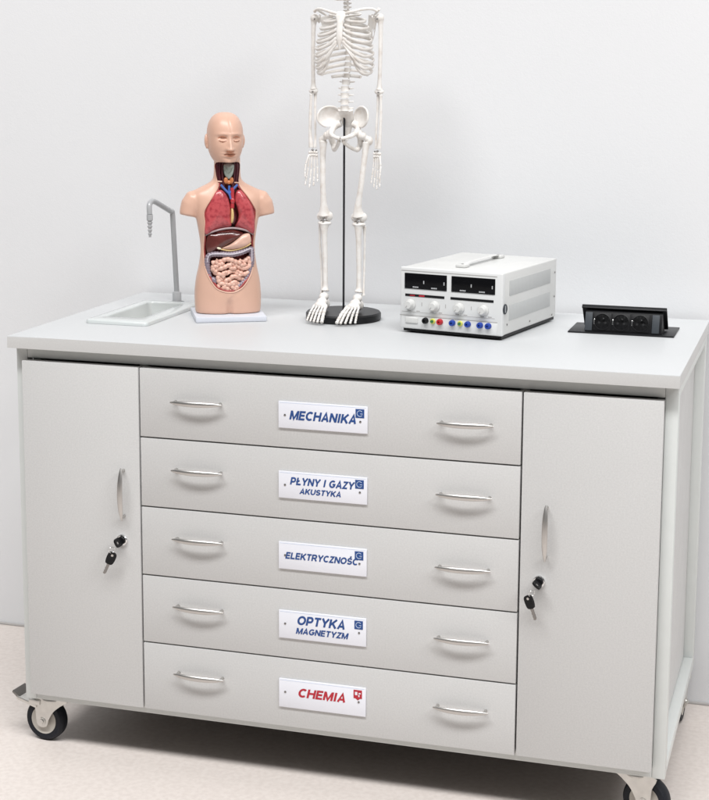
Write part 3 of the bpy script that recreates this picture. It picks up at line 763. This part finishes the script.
mb.m(1).pillow(outline([(230.6, 204.5), (232.6, 207), (233.6, 214), (232.6, 220), (230.4, 220.5), (230.2, 212)]), -.0300, .0055, .005)
mb.build('heart', ['dark_red', 'fat'], tor, angle=80)
# throat
mb = MB()
for s, xx in ((-1, (216.9, 218.8, 221.5)), (1, (237.3, 235.6, 233.2))):
    for k, xp in enumerate(xx):
        yy = (-.0125, -.0165, -.0195)[k]
        mb.tube(crom([Vector((q(xp, 161)[0], yy, q(xp, 161)[1])), Vector((q(xp + .3 * s, 172)[0], yy - .001, q(xp, 172)[1])), Vector((q(xp - 1.2 * s, 184)[0], yy - .004, q(xp, 184)[1])), Vector((q(xp - 3.2 * s, 191)[0], yy - .007, q(xp, 191)[1]))], 4), .0031 - .0004 * k, 10)
mb.build('neck_muscle', 'dark_red', tor)
lx, lz = q(227.5, 169.5)
mb = MB().pillow(outline([(223.3, 163.0), (232.3, 163.0), (233.0, 168), (231.5, 174), (228, 178), (224.0, 174), (222.6, 168)]), -.0205, .0055, .0)
mb.tube(crom(path([(224.3, 167), (227.7, 172.5), (231.5, 167)], -.0262), 4), .0008, 8)
mb.build('larynx', 'larynx', tor, angle=80)
mb = MB()
for dx in (-3.0, 3.0): mb.ell(Vector((q(228 + dx, 179.5)[0], -.0215, q(228, 179.5)[1])), (.0050, .004, .0078))
mb.ell(Vector((q(228, 181)[0], -.0225, q(228, 181)[1])), (.005, .0035, .0048))
mb.build('thyroid', 'thyroid', tor)
mb = MB()
mb.tube(crom(path([(219.5, 183), (223.5, 187.5), (228, 192), (230, 197)], -.0305), 5), [.0026] * 16, 12)
mb.tube(crom(path([(236.5, 183), (232.5, 187.0), (228.5, 191.5)], -.0300), 5), [.0026] * 11, 12)
mb.tube(crom(path([(228.2, 184), (228.2, 191)], -.0275), 3), .0028, 12)
mb.build('vein', 'vein', tor)
# diaphragm
MB().tube(crom(path([(204.6, 233.0), (211, 229.6), (220, 226.6), (230.5, 225.3), (240, 226.5), (248, 229.2), (254.4, 233.2)], lambda x, z: -.0415 + 7 * x * x), 6), .0021, 12).build('diaphragm', 'diaphragm', tor)
MB().pillow(outline([(207, 234), (214, 230.2), (224, 228.2), (234, 228.0), (243.5, 231), (241, 234), (234, 239), (227, 243), (221, 246.5), (214, 248.3), (207, 250)]), -.0265, .0125, .01).build('liver', 'liver', tor, angle=80)
mb = MB().pillow(outline([(250.3, 233), (247.5, 231.2), (242, 232.5), (236.5, 237), (229.5, 242), (221, 245.8), (226, 247.2), (235, 247), (243, 245.2), (250.8, 241)]), -.0295, .0110, .01)
mb.m(1).tube(crom(path([(220.6, 246.6), (229, 248.0), (238, 247.0), (246, 244.2), (251, 241.2)], -.0335), 5), .0014, 10)
mb.build('stomach', ['stomach', 'fat'], tor, angle=80)
mb = MB().ell(Vector((q(218.5, 245.3)[0], -.0395, q(218.5, 245.3)[1])), (.0052, .0036, .0024), Matrix.Rotation(R(15), 3, 'Y'))
mb.build('gallbladder', 'cream', tor)
# large intestine frames the coils
def hausta(pp, y, r, n=8, amp=.12, step=.006):
    pts = crom(path(pp, y), n); L = 0; rr = []; prev = None
    for p in pts:
        if prev is not None: L += (p - prev).length
        prev = p; rr.append(r * (1 - amp + amp * 2 * abs(math.sin(math.pi * L / step))))
    return pts, rr
mb = MB()
pts, rr = hausta([(212.5, 282), (209.5, 274), (207.6, 264), (207.6, 256), (210.5, 252), (219, 251.3), (230, 251.8), (240, 250.4), (247.5, 247.8), (251.5, 247), (252.3, 253), (252.2, 262), (249.5, 271.5), (245, 279), (238, 284)], lambda x, z: -.0345 + 4 * x * x, .0060, 12)
mb.tube(pts, rr, 16)
mb.ell(Vector((q(214.2, 278)[0], -.0305, q(214.2, 278)[1])), (.0070, .007, .0095), Matrix.Rotation(R(-20), 3, 'Y'))
mb.m(1).tube([p + Vector((0, -.0062, .0010)) for p in pts[30:130]], .0013, 8)
mb.build('large_intestine', ['colon', 'colonstripe'], tor, angle=80)
# coils of the small intestine
mb = MB()
rows = [(258.5, 211.5, 249.5, 0), (264.0, 213, 250.0, 1), (269.8, 214.5, 249, 0), (275.5, 218.5, 246.5, 1), (281.2, 219.5, 242.5, 0), (285.8, 222.5, 239, 1)]
pp = []
for py, a, c_, rev in rows:
    seq = []
    for k in range(9):
        t = k / 8; seq.append((a + (c_ - a) * t, py + 1.9 * math.sin(t * 9.5 + py) + random.uniform(-.6, .6)))
    pp += seq[::-1] if rev else seq
pts, rr = hausta(pp, lambda x, z: -.0350 + 5 * x * x, .00515, 7, .13, .0085)
pts = [p + Vector((0, .0022 * math.sin(i * .17), 0)) for i, p in enumerate(pts)]
mb.tube(pts, rr, 14)
for k, (px, py) in enumerate([(222, 283), (229, 279), (236, 283.5), (226, 272), (240, 270), (217, 266), (233, 263), (243, 260), (220, 259)]):
    a0 = random.uniform(0, 3)
    lp = [(px + 3.1 * math.cos(a0 + t * .55), py + 2.6 * math.sin(a0 + t * .55)) for t in range(8)]
    p2, r2 = hausta(lp, lambda x, z: -.0372 + 5 * x * x, .0046, 5, .12, .007)
    mb.tube(p2, r2, 12)
mb.build('small_intestine', 'gut', tor, angle=80)

# ------------------------------------------------------------------ skeleton
sk_loc = Vector((.5893, .4313, H))
ske = empty('skeleton_model', 'small white plastic skeleton standing on a black disc beside the power supply', 'skeleton', sk_loc)
DZ = .018
mb = MB().lathe([(.0001, .0003), (.080, .0003), (.0828, .003), (.0828, .0145), (.080, .0178), (.0001, DZ)], seg=72)
mb.build('stand_base', 'disc', ske, angle=30)
MB().cyl((0, 0, DZ - .001), (0, 0, DZ + .440), .0024, seg=14).build('stand_rod', 'rod', ske)
CX = .004
def P(x, d, z): return Vector((CX + x, -d, DZ + z))      # x to the right of the picture, d forward, z above the disc
def bone(name, mb, vox=.0009, sm=3): return mb.build(name, 'bone', ske, remesh=vox, smooth=sm)
# spine
spine = []
zs = [.7035, .6958, .6880, .6802, .6724, .6645, .6565]                # neck
zs += [.6465 - .0122 * k for k in range(12)]                       # chest
zs += [.4625 - .0135 * k for k in range(0)]
zl_ = zs[-1]
zs += [zl_ - .0140 - .0140 * k for k in range(5)]                 # loins
def spine_d(z):
    t = (z - .40) / .27
    return .004 + .008 * math.sin(2 * math.pi * (t - .02)) * (1 if t < .35 else .4) - .020 * math.exp(-((z - .56) / .055) ** 2)
for i, z in enumerate(zs):
    k = 0 if i < 7 else (1 if i < 19 else 2)
    w = (.0062, .0076, .0100)[k]; h = (.0031, .0046, .0054)[k]
    d = spine_d(z); mb = MB()
    mb.lathe([(w * .95, -h), (w * .84, -h * .4), (w * .84, h * .4), (w * .95, h)], seg=18, mtx=Matrix.Translation(P(0, d, z)) @ Matrix.Diagonal((1, .8, 1, 1)))
    tw = (.0090, .0125, .0172)[k]
    mb.tube([P(-tw, d - .009, z + .001), P(-w * .6, d - .007, z), P(w * .6, d - .007, z), P(tw, d - .009, z + .001)], [.0013, .0022, .0022, .0013], 8)
    mb.tube([P(0, d - .006, z), P(0, d - .017, z - .006)], [.0022, .0014], 8)
    mb.build('vertebra', 'bone', ske, angle=40)
# sacrum
mb = MB(); pts = [P(0, .006, .4395), P(0, -.005, .422), P(0, -.013, .402), P(0, -.012, .384), P(0, -.005, .372)]
mb.tube(pts, [(.0175, .007), (.0150, .006), (.0105, .005), (.0055, .0035), (.0025, .002)], 16, ref=Vector((0, 1, 0)))
bone('sacrum', mb)
# rib cage
for i in range(12):
    zsp = zs[7 + i]; dsp = spine_d(zsp)
    w = [.033, .046, .0525, .057, .060, .062, .0635, .064, .063, .060, .052, .034][i]
    for s in (-1, 1):
        pts = []; N = 26
        tmax = 1.0 if i < 10 else (.56 if i == 10 else .40)
        dfr = [.026, .034, .040, .045, .048, .050, .050, .048, .044, .038, .03, .02][i]   # front reach
        yb = dsp - .004
        drop = [.008, .010, .0125, .0145, .0165, .019, .0215, .023, .023, .022, .013, .005][i]
        zfr = [.636, .628, .6185, .609, .6005, .592, .585, .5765, .568, .5595, 0, 0][i]   # where the front end meets the breastbone / arch
        xfr = [.009, .0075, .007, .007, .007, .007, .007, .013, .023, .033, 0, 0][i]
        for k in range(N + 1):
            t = tmax * k / N; a = math.pi * t
            x = w * math.sin(a) ** .85 if t < .98 else w * math.sin(a) ** .85
            yc = (dfr + yb) / 2; hh = (dfr - yb) / 2 + .006 * math.sin(a)
            d = yc - hh * math.cos(a)
            z = zsp - drop * math.sin(min(1, t / .80) * math.pi / 2) ** 1.3 if t > 0 else zsp
            if i < 10:
                u = max(0, (t - .70) / .30); u = u * u * (3 - 2 * u)
                z = z * (1 - u) + zfr * u
                if t > .75: v = (t - .75) / .25; x = max(x, 0) * (1 - v) + max(x * .2, xfr) * v
            pts.append(P(s * (max(x, .006)), d, z))
        rr = [(.0019, .0037)] * (N + 1)
        MB().tube(pts, rr, 9, ref=Vector((0, 0, 1))).build('rib', 'bone', ske, angle=60)
# costal arch
for s in (-1, 1):
    MB().tube(crom([P(s * .006, .0485, .5795), P(s * .014, .049, .570), P(s * .026, .046, .553), P(s * .040, .038, .536)], 5), .0024, 9).build('costal_cartilage', 'bone', ske)
mb = MB().tube([P(0, .038, .6465), P(0, .043, .637), P(0, .047, .624), P(0, .0505, .605), P(0, .0515, .588), P(0, .0505, .578), P(0, .049, .567)], [(.0095, .003), (.0115, .0032), (.0068, .003), (.0072, .003), (.0068, .003), (.004, .0022), (.0022, .0018)], 14, ref=Vector((0, 1, 0)))
bone('sternum', mb, .0008, 2)
for s in (-1, 1):
    nm = ''
    bone('clavicle', MB().tube(crom([P(s * .008, .039, .642), P(s * .026, .041, .6465), P(s * .045, .028, .6515), P(s * .060, .014, .6525), P(s * .070, .006, .6480)], 5), [.0042] + [.0033] * 18 + [.0036, .0042], 10), .0008, 1)
    # shoulder blade
    mb = MB()
    tri = [(s * .066, -.010, .637), (s * .040, -.030, .642), (s * .036, -.036, .600), (s * .043, -.034, .570), (s * .054, -.026, .595)]
    a = [mb.bm.verts.new(P(*p)) for p in tri]; c_ = [mb.bm.verts.new(P(p[0], p[1] - .0026, p[2])) for p in tri]
    for k in range(5): mb._f((a[k], a[(k + 1) % 5], c_[(k + 1) % 5], c_[k]))
    mb._f(a); mb._f(list(reversed(c_)))
    mb.tube([P(s * .040, -.034, .628), P(s * .056, -.026, .642), P(s * .070, -.008, .6535)], [.0018, .0026, .0038], 10)
    mb.tube([P(s * .064, -.008, .636), P(s * .058, .004, .640), P(s * .060, .010, .634)], [.0032, .0026, .002], 8)
    mb.ell(P(s * .0645, -.008, .632), (.004, .006, .0085))
    bone('scapula', mb, .0009, 2)
    # upper arm
    mb = MB(); mb.ell(P(s * .0730, -.004, .634), (.0092, .0095, .0098))
    mb.tube(crom([P(s * .0745, -.004, .632), P(s * .0755, -.003, .60), P(s * .0755, -.001, .545), P(s * .0745, 0, .497), P(s * .0740, .0, .483)], 4), [.0082, .0066, .0056, .005, .0047, .0046, .0046, .0044, .0044, .0044, .0044, .0044, .0048, .0054, .0062, .007, .0078], 14)
    mb.ell(P(s * .0740, .0005, .4785), (.0105, .0060, .0062))
    bone('humerus', mb)
    # forearm
    bone('ulna', MB().tube(crom([P(s * .0715, -.006, .484), P(s * .0710, -.004, .472), P(s * .0705, -.001, .44), P(s * .0690, .003, .395), P(s * .0690, .004, .357)], 4), [.0040, .0046, .0050, .0046, .004, .0036, .0033, .003, .0029, .0028, .0027, .0027, .0026, .0026, .0028, .0032, .0036], 10), .0008, 1)
    bone('radius', MB().tube(crom([P(s * .0785, .002, .472), P(s * .0785, .003, .464), P(s * .0795, .005, .43), P(s * .0790, .008, .39), P(s * .0765, .008, .357)], 4), [.0042, .0045, .0040, .0034, .0031, .0030, .0031, .0033, .0034, .0034, .0034, .0034, .0036, .0040, .0046, .0052, .0056], 10), .0008, 1)
    # hand: wrist block, then five fingers
    mb = MB(); rnd = random.Random(3 if s < 0 else 4)
    for r_ in range(2):
        for k in range(4): mb.ell(P(s * (.0655 + .0046 * k), .004 + .0018 * k, .3475 - .0065 * r_ - .0006 * abs(k - 1.5)), (.0032, .0032, .0034), u=12, v=8)
    hand = mb.build('hand', 'bone', ske, angle=60)
    for k in range(5):
        mb = MB()
        if k < 4:
            x0 = .0650 + .0048 * k; d0 = .003 + .0028 * k
            L = (.056, .064, .068, .062)[k]
            seq = [0, .40, .68, .87, 1.0]
            ang = (k - 1.5) * .05
            pj = [P(s * (x0 + ang * L * f), d0 + .010 * f * f + .002 * k * f, .3385 - L * f) for f in seq]
        else:
            x0 = .0800; pj = [P(s * .0800, .013, .3420), P(s * .0845, .021, .3220), P(s * .0850, .026, .3060), P(s * .0835, .029, .2940)]
        for a, c_ in zip(pj, pj[1:]):
            n_ = (c_ - a).normalized()
            A, B = a + n_ * .0008, c_ - n_ * .0008
            mb.tube([A, A.lerp(B, .15), A.lerp(B, .5), A.lerp(B, .85), B], [.0018, .0023, .0015, .0021, .0016], 8)
        mb.build('finger', 'bone', hand, angle=60)
    # hip bone
    mb = MB()
    ctr = P(s * .0350, .008, .4235)
    nrm = Vector((-s * .66, -.74, .14)).normalized()
    upv = (Vector((s * .16, -.02, 1)) - nrm * Vector((s * .16, -.02, 1)).dot(nrm)).normalized(); rtv = upv.cross(nrm)
    NR, NT = 8, 36; sh = []
    for r_ in range(NR + 1):
        f = r_ / NR; row = []
        for k in range(NT):
            a = 2 * math.pi * k / NT
            e = 1 + .10 * math.cos(2 * a) - .10 * max(0, -math.sin(a))
            u_, v_ = .0255 * f * e * math.cos(a), .0255 * f * e * math.sin(a)
            dp = -.0085 * (1 - f * f)
            row.append((u_, v_, dp))
        sh.append(row)
    fr = [[mb.bm.verts.new(ctr + rtv * u_ + upv * v_ + nrm * dp) for u_, v_, dp in row] for row in sh]
    bk = [[mb.bm.verts.new(ctr + rtv * u_ * 1.0 + upv * v_ * 1.0 + nrm * (dp - .0032)) for u_, v_, dp in row] for row in sh]
    for L_ in (fr, bk):
        for a, c_ in zip(L_, L_[1:]):
            for k in range(NT): mb._f((a[k], a[(k + 1) % NT], c_[(k + 1) % NT], c_[k]))
    for k in range(NT): mb._f((fr[-1][k], fr[-1][(k + 1) % NT], bk[-1][(k + 1) % NT], bk[-1][k]))
    rim = []
    for k in range(-6, 25):
        a = math.pi * k / 18; e = 1 + .10 * math.cos(2 * a) - .10 * max(0, -math.sin(a))
        rim.append(ctr + rtv * .0255 * e * math.cos(a) + upv * .0255 * e * math.sin(a) - nrm * .001)
    mb.tube(rim, .0024, 10)
    mb.tube(crom([P(s * .013, -.004, .410), P(s * .026, -.002, .403), P(s * .0285, .012, .393), P(s * .023, .030, .386), P(s * .011, .038, .381), P(s * .001, .040, .379)], 5), [.0075] * 6 + [.0068] * 6 + [.0055] * 6 + [.0043] * 8, 12)
    mb.ell(P(s * .0345, .009, .386), (.0085, .0095, .0105))
    mb.tube(crom([P(s * .033, .002, .379), P(s * .031, -.006, .366), P(s * .025, .002, .354), P(s * .014, .020, .361), P(s * .004, .037, .374)], 5), [.0070] * 6 + [.0060] * 5 + [.0042] * 10, 12)
    bone('hip_bone', mb, .0009, 3)
    # thigh
    mb = MB()
    kx = .0480 if s < 0 else .0300
    mb.ell(P(s * .0400, .008, .3845), .0088)
    mb.tube([P(s * .0400, .008, .3845), P(s * .0500, .004, .377)], [.0062, .0068], 12)
    mb.ell(P(s * .0525, .001, .3735), (.0082, .0085, .0105))
    tx = .0510 if s < 0 else .0470
    mb.tube(crom([P(s * tx, .002, .370), P(s * (tx * .8 + kx * .2), .006, .335), P(s * (tx * .45 + kx * .55), .009, .28), P(s * kx, .006, .232), P(s * kx, .002, .211)], 5), [.0095, .0085, .0075, .007, .0066, .0064] + [.0062] * 7 + [.0066, .0072, .008, .0092, .0105, .0122, .0138, .0150], 16)
    mb.ell(P(s * kx - .0088, -.002, .2075), (.0092, .0125, .0105)); mb.ell(P(s * kx + .0088, -.002, .2075), (.0092, .0125, .0105))
    bone('femur', mb, .001, 3)
    # shin
    ax = .0440 if s < 0 else .0330
    mb = MB()
    mb.ell(P(s * kx, .0, .1925), (.0155, .0115, .0062))
    mb.tube(crom([P(s * kx, .001, .191), P(s * (kx * .9 + ax * .1), .003, .172), P(s * (kx + ax) / 2, .002, .115), P(s * ax, .006, .060), P(s * ax, .009, .044)], 5), [.0130, .0115, .010, .0088, .0078, .007] + [.0062] * 5 + [.0056] * 4 + [.0058, .0062, .007, .0080, .0090, .0095], 14)
    bone('tibia', mb, .001, 3)
    fx = kx + .0125 if s < 0 else kx + .0112
    bone('fibula', MB().tube(crom([P(s * fx, -.007, .188), P(s * (fx + .0005), -.007, .150), P(s * (fx * .6 + (ax + .0085) * .4), -.006, .100), P(s * (ax + .0095), .002, .050), P(s * (ax + .0095), .004, .036)], 5), [.0042, .004, .0034, .003, .0028] + [.0026] * 11 + [.003, .0034, .004, .0044, .0044], 10), .0009, 1)
    # foot
    mb = MB(); yaw = .05 if s < 0 else -.02; f0 = .019
    def F(x, d, z): return P(s * ax + x * math.cos(yaw) + d * math.sin(yaw), -.004 + f0 + d * math.cos(yaw) - x * math.sin(yaw), z)
    mb.ell(F(0, .002, .0325), (.0105, .0130, .0095)); mb.ell(F(0, -.014, .0150), (.0088, .0135, .0115))
    mb.ell(F(0, .018, .0225), (.0125, .012, .0095)); mb.ell(F(0, .030, .0180), (.0145, .010, .0080))
    foot = bone('foot', mb, .001, 3)
    for k in range(5):
        kk = k if s < 0 else 4 - k
        xo = (-.0130 + .0065 * k); sp = 1.42
        big = (k == 4 and s < 0) or (k == 0 and s > 0)
        outer = (k == 0 and s < 0) or (k == 4 and s > 0)
        idx = (4 - k) if s < 0 else k                    # 0 = big toe
        L = (.058, .060, .056, .050, .043)[idx]; r_ = (.0040, .0030, .0028, .0027, .0026)[idx]
        seq = [(.032, .0175), (.032 + L * .55, .0055), (.032 + L * .80, -.0035), (.032 + L, -.0110)]
        pj = [F(xo * (1 + (sp - 1) * (d_ - .032) / L), d_, z_) for d_, z_ in seq]
        mb = MB()
        for a, c_ in zip(pj, pj[1:]):
            n_ = (c_ - a).normalized(); A, B = a + n_ * .0005, c_ - n_ * .0005
            mb.tube([A, A.lerp(B, .15), A.lerp(B, .5), A.lerp(B, .85), B], [r_ * .9, r_ * 1.1, r_ * .78, r_ * 1.08, r_ * .8], 10)
        mb.build('toe', 'bone', foot, angle=60)
    # joint hardware
    for p, r_ in ((P(s * .0700, .006, .632), .0022), (P(s * .0740, .0062, .4775), .0022), (P(s * .0735, .008, .352), .0026), (P(s * kx, .012, .1995), .0026), (P(s * ax, .0205, .0385), .0022), (P(s * .0665, .004, .351), .0022)):
        MB().ell(p, (r_, r_, r_), u=12, v=8).build('joint_screw', 'screw', ske)
# skull
mb = MB()
mb.ell(P(0, -.004, .742), (.0385, .0490, .0400)); mb.ell(P(0, .018, .725), (.0300, .026, .026))
mb.ell(P(0, .030, .704), (.0185, .014, .016))
for s in (-1, 1):
    mb.tube(crom([P(s * .015, .040, .712), P(s * .028, .033, .713), P(s * .034, .016, .714), P(s * .034, -.002, .716)], 4), .0030, 10)
    mb.tube(crom([P(s * .013, .044, .724), P(s * .022, .040, .7235), P(s * .026, .034, .718)], 4), .0026, 10)
skull = bone('skull', mb, .0011, 4)
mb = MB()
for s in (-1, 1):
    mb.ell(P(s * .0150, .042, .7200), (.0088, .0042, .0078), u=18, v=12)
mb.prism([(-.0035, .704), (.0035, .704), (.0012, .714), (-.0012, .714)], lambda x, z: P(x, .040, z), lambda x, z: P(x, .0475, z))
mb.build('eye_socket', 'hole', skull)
mb = MB(); mb.tube(crom([P(-.030, .000, .704), P(-.0295, .006, .688), P(-.022, .024, .678), P(-.010, .041, .6745), P(0, .0445, .6745), P(.010, .041, .6745), P(.022, .024, .678), P(.0295, .006, .688), P(.030, .0, .704)], 5), [(.0030, .0062)] * 41, 12, ref=Vector((0, 0, 1)))
mb.ell(P(0, .0435, .6745), (.010, .0045, .0060))
bone('jaw', mb, .001, 2)
mb = MB()
for k in range(-5, 6):
    a = k * .19
    for z0, z1 in ((.6815, .6875), (.6885, .6945)):
        mb.box(-.0021, .0021, -.0016, .0016, z0, z1, .0006, 1, mtx=Matrix.Translation(P(.0185 * math.sin(a), .0225 + .0215 * math.cos(a), 0)) @ Matrix.Rotation(a, 4, 'Z'))
mb.build('teeth', 'bone', skull)

# ------------------------------------------------------------------ light
wd = bpy.data.worlds.new('World'); scene.world = wd; wd.use_nodes = True
bg = wd.node_tree.nodes['Background']; bg.inputs['Color'].default_value = (.97, .985, 1, 1); bg.inputs['Strength'].default_value = .11
def area(name, loc, aim, sx, sy, power, col=(1, 1, 1)):
    l = bpy.data.lights.new(name, 'AREA'); l.shape = 'RECTANGLE'; l.size = sx; l.size_y = sy; l.energy = power; l.color = col
    o = bpy.data.objects.new(name, l); COL.objects.link(o); o.location = loc
    o.rotation_euler = (Vector(aim) - Vector(loc)).to_track_quat('-Z', 'Y').to_euler()
    return o
area('ceiling_and_fill_lamp', (1.2, -4.75, 8.9), (.85, .1, .6), 10.0, 1.5, 1170)
area('ceiling_and_fill_lamp', (6.5, -3.2, 6.0), (1.3, .3, .5), 2.2, 1.5, 185)  # added fill light, brightens the right wall, side panel and floor

# ------------------------------------------------------------------ camera
cd = bpy.data.cameras.new('Camera'); cam = bpy.data.objects.new('Camera', cd); COL.objects.link(cam); scene.camera = cam
pi_, ya, ro = R(-8.9197), R(16.461), R(.3444)
f = Vector((-math.sin(ya) * math.cos(pi_), math.cos(ya) * math.cos(pi_), math.sin(pi_)))
r0 = Vector((math.cos(ya), math.sin(ya), 0)); u0 = r0.cross(f)
r = r0 * math.cos(ro) + u0 * math.sin(ro); u = -r0 * math.sin(ro) + u0 * math.cos(ro)
mw = Matrix((r, u, -f)).transposed().to_4x4(); mw.translation = Vector((1.6185, -2.9094, 1.4552)); cam.matrix_world = mw
cd.sensor_fit = 'VERTICAL'; cd.sensor_height = 36; cd.lens = 36 * 1607.303 / 800
cd.shift_x = (354.5 - 361.818) / 800; cd.shift_y = (316.218 - 400) / 800
cd.clip_end = 100
scene.view_settings.view_transform = 'Standard'; scene.view_settings.look = 'None'
scene.view_settings.exposure = 0; scene.view_settings.gamma = 1
